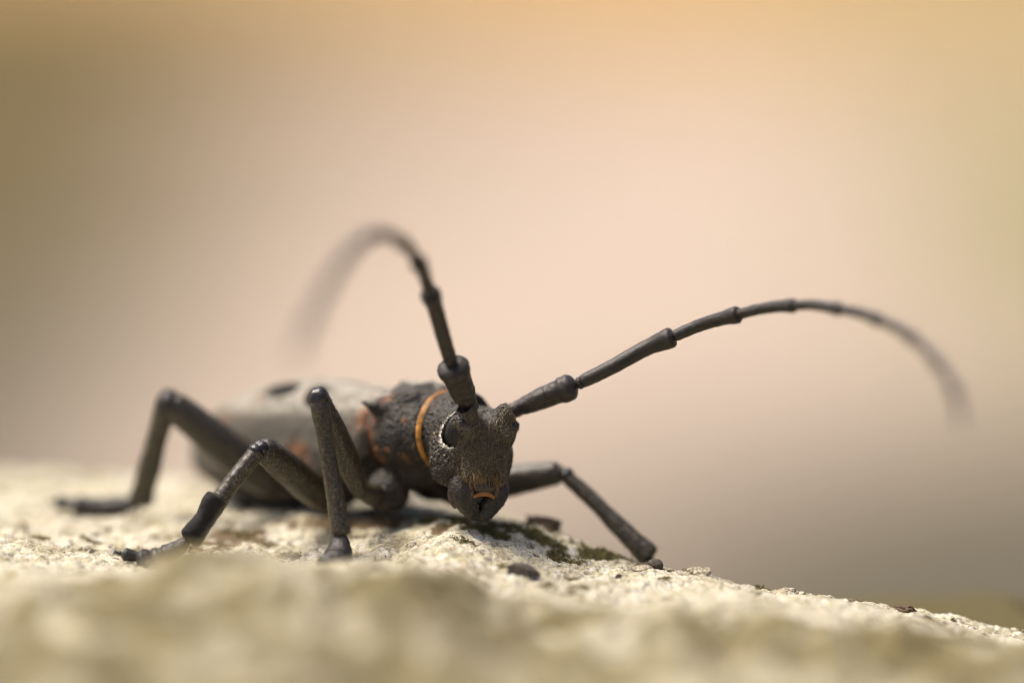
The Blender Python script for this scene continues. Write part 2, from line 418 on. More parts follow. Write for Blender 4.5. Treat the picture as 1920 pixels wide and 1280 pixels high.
gx = axis_grid(-92, -31, 32, 70, 0.105, 1.06)
gy = axis_grid(-84, -9, 9, 72, 0.095, 1.035)
def rock():
    X, Y = np.meshgrid(gx, gy, indexing='ij')
    x, y = X.ravel(), Y.ravel()
    z, pit = rock_height(x, y)
    V = np.stack([x, y, z], 1)
    ny = len(gy)
    i, j = np.meshgrid(np.arange(len(gx) - 1), np.arange(ny - 1), indexing='ij')
    a = (i * ny + j).ravel()
    F = np.stack([a, a + ny, a + ny + 1, a + 1], 1)
    keep = (z[F].max(1) > GZ - 4)
    F = F[keep]
    used = np.zeros(len(V), bool); used[F.ravel()] = True
    idx = np.cumsum(used) - 1
    F = idx[F]; V = V[used]; pit = pit[used]
    p2 = V * np.array([1, 1, 0.3])
    def blob(px, py, w, rx, ry):
        c = at(px, py, w); return np.exp(-(((V[:, 0] - c[0]) / rx) ** 2 + ((V[:, 1] - c[1]) / ry) ** 2))
    n = fbm(p2, 0.7, 4, 61, 0.6) * 0.75
    moss = np.maximum.reduce([blob(930, 992, 3.2, 2.4, 2.2), blob(1010, 1010, 3.4, 3.0, 1.7), blob(1100, 1036, 3.0, 3.2, 1.3), blob(860, 985, 5, 2.4, 2)])
    moss = sstep(0.35, 0.7, moss + n)
    moss = np.maximum(moss, sstep(0.75, 1.1, blob(620, 1090, -12, 5, 4) + n * 1.2) * 0.6)
    shelfm = sstep(0.5, 1.5, V[:, 1] - np.interp(V[:, 0], _cx, _cy)) * sstep(6, 11, V[:, 0])
    moss = np.maximum(moss, shelfm)
    brown = np.maximum.reduce([blob(820, 985, 2.5, 2.2, 1.5), blob(1010, 990, 6, 1.6, 1.2), blob(700, 985, 6, 3, 2), blob(430, 1010, 5, 4, 3) * .9, blob(560, 985, 8, 5, 3) * .85, blob(380, 1030, 1.5, 1.6, 1.6) * .7])  # brown patches; those beneath the body paint its shade onto the rock
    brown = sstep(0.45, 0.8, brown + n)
    o = make_obj('rock', V, F, MROCK, attrs={'moss': moss, 'brown': brown, 'pit': pit, 'olive_shade': sstep(-6, -20, V[:, 1])})
    tag(o, 'rough pale lichen-crusted rock with mossy patches under the black beetle', 'rock')
    # moss: tiny leaves standing on the mossy patches
    sel = np.where((moss > 0.55) & (V[:, 1] > -2) & (V[:, 1] < 9) & (shelfm < .1))[0]
    N = vnormals(V, F)
    pick = rng.choice(sel, 9000)
    base = V[pick] + rng.normal(0, 0.05, (9000, 3))
    d = N[pick] + rng.normal(0, 0.45, (9000, 3)); d /= np.linalg.norm(d, axis=1, keepdims=True)
    side = np.cross(d, rng.normal(0, 1, (9000, 3))); side /= np.linalg.norm(side, axis=1, keepdims=True)
    L = rng.uniform(0.06, 0.18, (9000, 1)); Wd = rng.uniform(0.02, 0.04, (9000, 1))
    tip = base + d * L + rng.normal(0, 0.04, (9000, 3)); mid = base + d * L * 0.55
    vv = np.stack([base - d * 0.05, mid - side * Wd, tip, mid + side * Wd], 1).reshape(-1, 3)
    ff = np.arange(36000).reshape(-1, 4)
    mo = make_obj('moss', vv, ff, MMOSS, parent=o, smooth=False)
    mo['kind'] = 'stuff'
    return o
ROCK = rock()
def ground_z(x, y):
    return float(rock_height(np.array([float(x)]), np.array([float(y)]))[0][0])

# ------------------------------------------------------------------ shapes for the beetle
def catmull(P, n):
    P = np.asarray(P, float)
    d = np.concatenate([[0], np.cumsum(np.linalg.norm(np.diff(P, axis=0), axis=1))]); d /= d[-1]
    if len(P) == 2:
        u = np.linspace(0, 1, n); return P[0] + (P[1] - P[0]) * u[:, None], u
    Q = np.vstack([2 * P[0] - P[1], P, 2 * P[-1] - P[-2]])
    u = np.linspace(0, 1, n); out = []
    for t in u:
        i = min(max(np.searchsorted(d, t, side='right') - 1, 0), len(P) - 2)
        f = (t - d[i]) / (d[i + 1] - d[i])
        p0, p1, p2, p3 = Q[i:i + 4]
        out.append(0.5 * (2 * p1 + (p2 - p0) * f + (2 * p0 - 5 * p1 + 4 * p2 - p3) * f ** 2 + (3 * p1 - p0 - 3 * p2 + p3) * f ** 3))
    return np.array(out), u

def loft(P, ra, rb=None, ref=(0, 0, 1), n=40, seg=22, mod=None, cap=0.8, rough=0.0, rs=6.0, seed=0):
    """closed tapered tube along P; ra is the half-width towards ref, rb across it: lists of (u, r); mod(u, theta) -> factor"""
    C, u = catmull(P, n)
    rb = rb or ra
    A = np.interp(u, [q[0] for q in ra], [q[1] for q in ra]); B = np.interp(u, [q[0] for q in rb], [q[1] for q in rb])
    ln = np.concatenate([[0], np.cumsum(np.linalg.norm(np.diff(C, axis=0), axis=1))])
    for e in (0, 1):                                    # rounded ends
        r = (A[0] + B[0]) / 2 if e == 0 else (A[-1] + B[-1]) / 2
        dist = ln if e == 0 else ln[-1] - ln
        w = max(r * cap, 1e-6)
        k = np.sqrt(np.clip(1 - (1 - np.clip(dist / w, 0, 1)) ** 2, 0.0025, 1))
        A = A * k; B = B * k
    T = np.gradient(C, axis=0); T /= np.linalg.norm(T, axis=1, keepdims=True)
    ref = unit(ref)
    Nn = ref - T * (T @ ref)[:, None]; Nn /= np.linalg.norm(Nn, axis=1, keepdims=True)
    Bn = np.cross(T, Nn)
    th = np.linspace(0, 2 * np.pi, seg, endpoint=False)
    U, TH = np.meshgrid(u, th, indexing='ij')
    f = mod(U, TH) if mod else np.ones_like(U)
    V = C[:, None, :] + (A[:, None] * f * np.cos(TH))[..., None] * Nn[:, None, :] + (B[:, None] * f * np.sin(TH))[..., None] * Bn[:, None, :]
    V = V.reshape(-1, 3)
    F = []
    i, j = np.meshgrid(np.arange(n - 1), np.arange(seg), indexing='ij')
    a = (i * seg + j).ravel(); b = (i * seg + (j + 1) % seg).ravel()
    F = np.stack([a, b, b + seg, a + seg], 1)
    c0, c1 = len(V), len(V) + 1
    V = np.vstack([V, C[0], C[-1]])
    jj = np.arange(seg)
    # end fans as degenerate-free quads are not needed: triangles stored as quads via midpoint would be ugly, so keep lists
    tri0 = [(c0, int((k + 1) % seg), int(k)) for k in jj]; tri1 = [(c1, int((n - 1) * seg + k), int((n - 1) * seg + (k + 1) % seg)) for k in jj]
    if rough:
        Nv = vnormals(V, F); V = V + Nv * (fbm(V, rs, 2, seed) * rough)[:, None]
    return V, F, tri0 + tri1, np.concatenate([U.ravel(), [0, 1]]), np.concatenate([TH.ravel(), [0, 0]])

def join(*ls):
    V, F, off = [], [], 0
    for l in ls:
        V.append(l[0]); F += [tuple(int(q) + off for q in f) for f in l[1]] + [tuple(q + off for q in f) for f in l[2]]
        off += len(l[0])
    return np.vstack(V), F

def hairs(V, N, count, length, width, lean=(0, 0, 0), spread=0.5, sink=0.01, weight=None):
    """short tapering hairs on a surface (thin two-triangle blades), joined into one mesh"""
    p = None if weight is None else weight / weight.sum()
    k = rng.choice(len(V), count, p=p)
    d = N[k] + np.asarray(lean) + rng.normal(0, spread, (count, 3)); d /= np.linalg.norm(d, axis=1, keepdims=True)
    s = np.cross(d, rng.normal(0, 1, (count, 3))); s /= np.linalg.norm(s, axis=1, keepdims=True)
    b = V[k] - N[k] * sink + rng.normal(0, 0.02, (count, 3))
    L = length * rng.uniform(0.6, 1.2, (count, 1))
    droop = np.asarray(lean) * L * 0.3
    vv = np.stack([b - s * width, b + s * width, b + d * L * 0.6 + s * width * .6 + droop * .4, b + d * L + droop], 1).reshape(-1, 3)
    return vv, np.arange(4 * count).reshape(-1, 4)

# --- implicit surfaces for the trunk: one continuous mesh of head, thorax and abdomen
def sd_ell(p, c, r, rot=None):
    q = p - np.asarray(c, np.float32)
    if rot is not None: q = q @ np.asarray(rot, np.float32)
    r = np.asarray(r, np.float32)
    k0 = np.sqrt(((q / r) ** 2).sum(-1)); k1 = np.sqrt(((q / (r * r)) ** 2).sum(-1)) + 1e-6
    return k0 * (k0 - 1) / k1
def sd_cone(p, a, b, ra, rb):
    a = np.asarray(a, np.float32); b = np.asarray(b, np.float32); ab = b - a
    h = np.clip(((p - a) @ ab) / (ab @ ab), 0, 1)
    return np.sqrt(((p - a - h[..., None] * ab) ** 2).sum(-1)) - (ra + (rb - ra) * h)
def smin(a, b, k):
    h = np.clip(0.5 + 0.5 * (b - a) / k, 0, 1); return b + (a - b) * h - k * h * (1 - h)
def smax(a, b, k): return -smin(-a, -b, k)

def surface_nets(f, X, Y, Z):
    nx, ny, nz = f.shape
    s = f < 0
    act = np.zeros((nx - 1, ny - 1, nz - 1), np.uint8)
    for dx in (0, 1):
        for dy in (0, 1):
            for dz in (0, 1):
                act += s[dx:nx - 1 + dx, dy:ny - 1 + dy, dz:nz - 1 + dz]
    ci, cj, ck = np.where((act > 0) & (act < 8))
    idx = np.full(act.shape, -1, np.int64); idx[ci, cj, ck] = np.arange(len(ci))
    acc = np.zeros((len(ci), 3)); cnt = np.zeros(len(ci))
    corners = [(a, b, c) for a in (0, 1) for b in (0, 1) for c in (0, 1)]
    for A in corners:
        for ax in range(3):
            if A[ax]: continue
            B = list(A); B[ax] = 1
            fa = f[ci + A[0], cj + A[1], ck + A[2]]; fb = f[ci + B[0], cj + B[1], ck + B[2]]
            m = (fa < 0) != (fb < 0)
            t = np.where(m, fa / np.where(m, fa - fb, 1), 0)
            pa = np.stack([X[ci + A[0]], Y[cj + A[1]], Z[ck + A[2]]], 1); pb = np.stack([X[ci + B[0]], Y[cj + B[1]], Z[ck + B[2]]], 1)
            acc += np.where(m[:, None], pa + (pb - pa) * t[:, None], 0); cnt += m
    V = acc / cnt[:, None]
    F = []
    for ax in range(3):
        sl0 = [slice(None)] * 3; sl1 = [slice(None)] * 3
        sl0[ax] = slice(0, -1); sl1[ax] = slice(1, None)
        ch = s[tuple(sl0)] != s[tuple(sl1)]
        o1, o2 = [(1, 2), (2, 0), (0, 1)][ax]
        I = np.stack(np.where(ch), 1)
        ok = (I[:, o1] > 0) & (I[:, o2] > 0) & (I[:, o1] < f.shape[o1] - 1) & (I[:, o2] < f.shape[o2] - 1)
        I = I[ok]
        def cell(d1, d2):
            J = I.copy(); J[:, o1] += d1; J[:, o2] += d2; return idx[J[:, 0], J[:, 1], J[:, 2]]
        q = np.stack([cell(-1, -1), cell(0, -1), cell(0, 0), cell(-1, 0)], 1)
        inside_first = s[I[:, 0], I[:, 1], I[:, 2]]
        q = np.where(inside_first[:, None], q, q[:, ::-1])
        F.append(q)
    F = np.vstack(F); F = F[(F >= 0).all(1)]
    return V, F

# body frame: s backwards, t to the beetle's right (towards the camera and left), n up
BC = at(836, 806, 4.3)
YAW = R(48); BP = 0.12
Bk = unit([-math.sin(YAW), math.cos(YAW), -BP])
Rt = unit([-math.cos(YAW), -math.sin(YAW), 0])
Nu = np.cross(Rt, Bk); Nu = Nu if Nu[2] > 0 else -Nu
def body_pt(s, t, n): return BC + Bk * s + Rt * t + Nu * n
# head frame: x to the beetle's left, y forward, z up, turned towards the camera and rolled a little
HC = at(886, 850, 1.5)
HY, HR = R(28), R(8)
Hy = np.array([math.sin(HY), -math.cos(HY), 0]); Hx0 = np.array([math.cos(HY), math.sin(HY), 0]); Hz0 = np.array([0, 0, 1.0])
Hx = Hx0 * math.cos(HR) - Hz0 * math.sin(HR); Hz = Hz0 * math.cos(HR) + Hx0 * math.sin(HR)
HM = np.stack([Hx, Hy, Hz], 1)      # columns: head axes in the world
def head_pt(x, y, z): return HC + Hx * x + Hy * y + Hz * z
BM = np.stack([Bk, Rt, Nu], 1)

ROOT = make_empty('longhorn_beetle', (BC[0], BC[1], ground_z(BC[0], BC[1])))
tag(ROOT, 'black longhorn beetle with long curved antennae and grey wing cases standing on the rock', 'beetle')

def rotz(a):
    c, s_ = math.cos(a), math.sin(a); return np.array([[c, -s_, 0], [s_, c, 0], [0, 0, 1.0]])
def rotx(a):
    c, s_ = math.cos(a), math.sin(a); return np.array([[1, 0, 0], [0, c, -s_], [0, s_, c]])
def roty(a):
    c, s_ = math.cos(a), math.sin(a); return np.array([[c, 0, s_], [0, 1, 0], [-s_, 0, c]])
EYE = {}
for sd in (-1, 1):
    EYE[sd] = ((sd * 1.50, 0.62, 1.22), (0.72, 0.90, 1.38), rotx(R(-28)) @ roty(sd * R(4)))

def trunk():
    gs = np.concatenate([np.arange(-7.2, 2.6, 0.058), np.arange(2.6, 21.6, 0.11)]).astype(np.float32)
    gt = np.arange(-4.6, 4.7, 0.062).astype(np.float32); gn = np.arange(-6.0, 4.6, 0.062).astype(np.float32)
    f = np.empty((len(gs), len(gt), len(gn)), np.float32)
    for i0 in range(0, len(gs), 24):
        g = np.stack(np.meshgrid(gs[i0:i0 + 24], gt, gn, indexing='ij'), -1)
        s, t, n = g[..., 0], g[..., 1], g[..., 2]
        # pronotum: a barrel
        r = np.interp(s, [-0.4, 0.0, 0.25, 0.55, 0.9, 1.5, 2.4, 3.3, 3.7, 4.3], [2.35, 2.55, 2.68, 2.55, 2.66, 2.92, 3.05, 2.86, 2.62, 2.55]).astype(np.float32)
        rad = np.sqrt(t * t + ((n + 0.1) / 0.94) ** 2)
        pro = np.maximum(rad - r, np.maximum(-0.12 - s, s - 4.35)) * 0.9
        for sg in (-1, 1):
            a = (2.8, sg * 1.9, 1.5); b = (3.35, sg * 3.45, 2.15)
            pro = smin(pro, sd_cone(g, a, b, 0.95, 0.05), 0.35)
            pro = smin(pro, sd_ell(g, (1.8, sg * 1.1, 2.25), (0.9, 0.8, 0.42)), 0.7)
        pro = smin(pro, sd_ell(g, (2.9, 0, 2.5), (0.7, 0.6, 0.4)), 0.6)
        d = pro
        # thorax and abdomen under the wing cases
        thx = sd_ell(g, (7.6, 0, -1.4), (4.6, 3.15, 2.9)); abd = sd_ell(g, (13.8, 0, -1.95), (7.2, 3.3, 2.8))
        d = smin(d, smin(thx, abd, 0.8), 0.25)
        ring = 0.05 * np.cos(s * 2 * np.pi / 2.1) * sstep(9, 11, s) * sstep(-0.6, -1.6, n)
        d = d + ring.astype(np.float32)
        # prosternum and coxal lumps
        d = smin(d, sd_ell(g, (2.2, 0, -2.5), (2.0, 1.9, 1.1)), 0.5)
        for sg in (-1, 1):
            d = smin(d, sd_ell(g, (3.3, sg * 2.0, -3.35), (1.35, 1.25, 1.35)), 0.18)
            d = smin(d, sd_ell(g, (7.2, sg * 1.9, -3.4), (1.15, 1.05, 0.95)), 0.25)
            d = smin(d, sd_ell(g, (11.0, sg * 1.7, -3.3), (0.9, 1.4, 0.8)), 0.3)
        if gs[i0] < 3.2:
            p = (g @ BM.T.astype(np.float32)) + (BC - HC).astype(np.float32)
            p = p @ HM.astype(np.float32)
            x, y, z = p[..., 0], p[..., 1], p[..., 2]
            taper = 1.0 + 0.045 * np.clip(z, -3, 3)
            q = np.abs(np.stack([x / (2.12 * taper), (y + 0.25) / 2.15, (z - 0.45) / 2.35], -1))
            core = ((q ** 2.7).sum(-1) ** (1 / 2.7) - 1) * 2.1
            h = core
            for sg in (-1, 1):
                h = smin(h, sd_ell(p, (sg * 1.55, -0.15, -0.25), (0.95, 1.45, 1.75)), 0.35)         # gena
                h = smin(h, sd_cone(p, (sg * 0.95, 0.65, 1.5), (sg * 1.30, 1.08, 2.62), 1.0, 0.62), 0.35)   # antennal tubercle
                h = smin(h, sd_ell(p, (sg * 0.95, 1.35, -1.0), (0.62, 0.7, 0.85)), 0.35)             # cheek by the mandible
            h = smin(h, sd_ell(p, (0, 1.15, -0.4), (1.25, 0.9, 1.45)), 0.4)                          # frons
            h = smin(h, sd_ell(p, (0, 1.72, -1.05), (0.85, 0.36, 0.42)), 0.2)                        # clypeus
            h = smax(h, -sd_cone(p, (0, 2.1, 2.85), (0, -0.3, 3.05), 0.80, 0.66), 0.22)                  # valley between the antennae
            h = smax(h, -sd_cone(p, (0, 2.12, 2.6), (0, 2.15, -0.4), 0.09, 0.05), 0.1)               # midline
            for sg in (-1, 1):
                for q0, q1 in (((1.86, 1.30, 0.15), (1.62, 1.52, -0.45)), ((1.62, 1.52, -0.45), (1.45, 1.55, -0.95)), ((1.45, 1.55, -0.95), (1.8, 1.0, -1.35))):
                    h = smax(h, -sd_cone(p, (sg * q0[0], q0[1], q0[2]), (sg * q1[0], q1[1], q1[2]), 0.10, 0.10), 0.10)   # seam between cheek and frons
                c, rr, rot = EYE[sg]
                sock = sd_ell(p, np.array(c) + np.array([sg * 0.16, 0.0, 0]), np.array(rr) * 1.0, rot)
                sock = np.maximum(sock, y - 1.22 + 0.10 * (z - 1.0))                                  # the frons bounds the eye in front
                h = smax(h, -sock, 0.03)
                h = smin(h, sd_cone(p, (sg * 1.2, 1.45, 1.5), (sg * 1.95, 1.02, 1.92), 0.50, 0.33), 0.14)  # lobe that notches the eye
                h = smax(h, -sd_ell(p, (sg * 1.62, 1.22, 2.92), (0.45, 0.45, 0.45)), 0.1)            # antennal socket
            # neck
            nk = np.maximum(np.sqrt(t * t + (n + 0.1) ** 2) - 2.36, np.maximum(s - 1.5, -1.9 - s))
            h = smin(h, nk, 0.45)
            d = smin(d, h, 0.05)
        f[i0:i0 + 24] = d
    L, F = surface_nets(f, gs.astype(float), gt.astype(float), gn.astype(float))
    V = BC + L @ BM.T
    N = vnormals(V, F)
    H = (V - HC) @ HM
    onhead = sstep(0.1, -0.5, L[:, 0])
    # wrinkles: strong on the genae and pronotum, weak on the frons
    q = V.copy()
    face = sstep(1.1, 1.7, H[:, 1]) * onhead
    wr = np.abs(fbm(q, 3.6, 2, 5, 0.55)); wr = 0.30 - wr
    amp = np.where(L[:, 0] > 0.3, 0.12, 0.17 * (1 - 0.7 * face))
    disp = wr * amp + noise(q, 5.0, 71) * 0.03 * face + fbm(q, 0.8, 2, 9) * 0.05 * (L[:, 0] > 0.6)
    V = V + N * disp[:, None]
    pale = np.zeros(len(V))
    for sg in (-1, 1):
        c, rr, rot = EYE[sg]
        e = sd_ell(H.astype(np.float32), np.array(c) + np.array([sg * 0.16, 0, 0]), np.array(rr) * 1.0, rot)
        back = sstep(1.15, 0.7, H[:, 1] + 0.2 * (H[:, 2] - 1.1))
        pale = np.maximum(pale, np.exp(-((e - 0.05) / 0.085) ** 2) * onhead * back)
    top = sstep(1.2, 2.6, L[:, 2]) * sstep(0.4, 1.4, L[:, 0])
    pale = np.maximum(pale, top * 0.6 * sstep(-0.1, 0.5, fbm(V, 0.9, 3, 3)))
    rust = np.zeros(len(V))
    for (a, b, rr) in ((3.9, 0.15, 0.55), (3.55, -0.9, 0.5), (3.0, -1.35, 0.34), (2.2, -0.75, 0.22), (3.4, 1.0, 0.3), (1.2, -1.2, 0.2), (2.4, 2.2, 0.25), (1.0, 0.9, 0.15)):
        rust = np.maximum(rust, np.exp(-(((L[:, 0] - a) / rr) ** 2 + ((L[:, 2] - b) / rr) ** 2)) * (L[:, 1] > 0) * (L[:, 0] > 0.4))
        fuzz = np.clip(face + 0.12, 0, 1)
    o = make_obj('body', V, F, MB, parent=ROOT, attrs={'pale': pale, 'rust': np.clip(rust * 1.0, 0, 1), 'fuzz': fuzz})
    return o, V, F, vnormals(V, F), H, L
BODY, bV, bF, bN, bH, bL = trunk()

# --- eyes
def ellipsoid(c, r, rot, frame_pt, n=28, m=40):
    th = np.linspace(0, np.pi, n); ph = np.linspace(0, 2 * np.pi, m, endpoint=False)
    T_, P_ = np.meshgrid(th, ph, indexing='ij')
    q = np.stack([np.sin(T_) * np.cos(P_), np.sin(T_) * np.sin(P_), np.cos(T_)], -1).reshape(-1, 3) * np.asarray(r)
    q = q @ np.asarray(rot).T + np.asarray(c)
    V = np.array([frame_pt(*k) for k in q])
    i, j = np.meshgrid(np.arange(n - 1), np.arange(m), indexing='ij')
    a = (i * m + j).ravel(); b = (i * m + (j + 1) % m).ravel()
    return V, np.stack([a, a + m, b + m, b], 1)
for sg in (-1, 1):
    c, rr, rot = EYE[sg]
    V, F = ellipsoid(np.array(c) + np.array([0.0, 0.0, 0]), np.array(rr), rot, head_pt)
    make_obj('eye', V, F, MEYE, parent=ROOT)

# --- mouthparts
for sg in (-1, 1):
    P = [head_pt(sg * a, b, c) for a, b, c in ((1.12, 0.9, -1.05), (1.14, 1.25, -1.75), (0.94, 1.42, -2.45), (0.50, 1.55, -3.15), (-0.02 - 0.06 * sg, 1.60, -3.70))]
    l = loft(P, [(0, .55), (.35, .70), (.7, .48), (.9, .28), (1, .07)], [(0, .62), (.3, .76), (.7, .56), (.9, .32), (1, .09)], ref=Hy, n=48, seg=32, rough=0.06, rs=4, seed=3 + sg, mod=lambda U, TH: (np.abs(np.cos(TH)) ** 3.2 + np.abs(np.sin(TH)) ** 3.2) ** (-1 / 3.2))
    V, F = join(l)
    make_obj('mandible', V, F, MB, parent=ROOT, attrs={'fuzz': np.full(len(V), 0.2)})
    P = [head_pt(sg * a, b, c) for a, b, c in ((1.35, 0.55, -1.5), (1.55, 0.75, -2.1), (1.42, 0.9, -2.75), (1.1, 1.0, -3.1))]
    l = loft(P, [(0, .2), (.28, .24), (.34, .13), (.40, .2), (.64, .24), (.70, .12), (.76, .19), (.94, .2), (1, .14)], n=44, seg=14)
    V, F = join(l); make_obj('maxillary_palp', V, F, mat_simple('palp_chitin', (0.06, 0.028, 0.016), 0.35), parent=ROOT)
V, F = join(loft([head_pt(0, .7, -.9), head_pt(0, 1.05, -1.9), head_pt(0, 1.2, -2.9)], [(0, .8), (.6, .6), (1, .3)], [(0, 1.1), (.6, .9), (1, .4)], ref=Hy, n=24, seg=20))
make_obj('labium', V, F, MMAND, parent=ROOT)
# labrum: dark plate with an amber rim
P = [head_pt(0, 1.86, -1.25), head_pt(0, 2.04, -1.6), head_pt(0, 2.02, -2.0)]
V, F = join(loft(P, [(0, .16), (.6, .15), (1, .08)], [(0, .62), (.5, .74), (1, .62)], ref=Hy, n=22, seg=30, cap=0.5))
LAB = make_obj('labrum', V, F, mat_simple('labrum_chitin', (0.035, 0.024, 0.016), 0.4, 12, 0.03), parent=ROOT)
P = [head_pt(x, 2.10 - 0.10 * (x / .75) ** 2, -2.02 - 0.30 * (abs(x) / 0.75) ** 2.2) for x in np.linspace(-0.72, 0.72, 9)]
V, F = join(loft(P, [(0, .08), (.5, .10), (1, .08)], [(0, .09), (.5, .17), (1, .09)], ref=Hy, n=34, seg=12))
make_obj('labrum_rim', V, F, MAMBER, parent=LAB)
for sg in (-1, 1):
    P = [head_pt(sg * 0.78, 1.84, -1.35), head_pt(sg * 0.86, 1.96, -1.8), head_pt(sg * 0.74, 2.0, -2.28)]
    V, F = join(loft(P, [(0, .07), (.5, .08), (1, .05)], [(0, .10), (.5, .17), (1, .09)], ref=Hy, n=20, seg=12))
    make_obj('labrum_rim', V, F, mat_simple('labrum_side', (0.10, 0.05, 0.02), 0.5), parent=LAB)

# --- golden bristles round the mouth, short hair on the face, pollen grains
w = np.exp(-((np.abs(bH[:, 0]) - 0.6) / 0.35) ** 2 - ((bH[:, 2] + 1.05) / 0.32) ** 2) * (bH[:, 1] > 1.3)
V, F = hairs(bV, bN, 420, 0.42, 0.012, lean=-Hz * 0.9 + Hy * 0.2, spread=0.35, weight=w)
tag(make_obj('mouth_bristles', V, F, MHAIR, parent=BODY, smooth=False), kind='stuff')
w = sstep(0.9, 1.6, bH[:, 1]) * (bL[:, 0] < 0) * 1.0 + 0.02 * (bL[:, 0] < 0) * sstep(0.5, -0.5, bL[:, 0])
V, F = hairs(bV, bN, 14000, 0.12, 0.010, lean=-Hz * 0.8, spread=0.4, weight=w)
tag(make_obj('face_hair', V, F, MFUZZ, parent=BODY, smooth=False), kind='stuff')

def specks(V, N, w, count, size, mat, name, parent):
    k = rng.choice(len(V), count, p=w / w.sum()); vs, fs = [], []
    for a in k:
        c = V[a] + N[a] * 0.01; r = size * rng.uniform(0.5, 1.4)
        q = rng.normal(0, 1, (6, 3)) * 0.25 + np.array([(1, 0, 0), (-1, 0, 0), (0, 1, 0), (0, -1, 0), (0, 0, 1), (0, 0, -1)])
        o = len(vs); vs += list(c + q * r * np.array([1, 1, 1]))
        fs += [(o + x, o + y, o + z) for x, y, z in ((0, 2, 4), (2, 1, 4), (1, 3, 4), (3, 0, 4), (2, 0, 5), (1, 2, 5), (3, 1, 5), (0, 3, 5))]
    return tag(make_obj(name, np.array(vs), fs, mat, parent=parent, smooth=False), kind='stuff')
specks(bV, bN, (bL[:, 0] < 4.2) * (bL[:, 2] > -3) * (bL[:, 1] > -1) * 1.0, 170, 0.036, MDUST, 'dust', BODY)

# --- orange fringe round the front edge of the pronotum
def fringe():
    vs, fs = [], []
    n = 900
    for a in np.linspace(0, 2 * np.pi, n, endpoint=False):
        a += rng.normal(0, 0.01)
        ct, sn = math.cos(a), math.sin(a)
        def P(s, r): return body_pt(s, ct * r, -0.1 + sn * r * 0.95)
        j = rng.uniform(0.85, 1.15)
        b0 = P(0.08, 2.50); b1 = P(-0.14 * j, 2.60 + rng.normal(0, .015)); b2 = P(-0.34 * j, 2.50 + rng.normal(0, .02))
        tdir = unit(P(0, 2.5) - P(0, 2.5) + (-sn) * Rt + ct * Nu) * 0.013
        o = len(vs); vs += [b0 - tdir, b0 + tdir, b1 + tdir, b1 - tdir, b2 + tdir * .4, b2 - tdir * .4]
        fs += [(o, o + 1, o + 2, o + 3), (o + 3, o + 2, o + 4, o + 5)]
    return np.array(vs), fs
V, F = fringe()
make_obj('collar_fringe', V, F, MFRINGE, parent=ROOT, smooth=False)
th = np.linspace(0, 2 * np.pi, 97)[:-1]
ringv, ringf = [], []
prof = [(-0.20, 2.46), (-0.16, 2.565), (-0.02, 2.60), (0.10, 2.52)]
for a in th:
    for s_, r_ in prof: ringv.append(body_pt(s_, math.cos(a) * r_, -0.1 + math.sin(a) * r_ * 0.95))
for i in range(96):
    for j in range(3):
        a = i * 4 + j; b = ((i + 1) % 96) * 4 + j
        ringf.append((a, b, b + 1, a + 1))
make_obj('collar_band', np.array(ringv), ringf, MFRINGE, parent=ROOT)

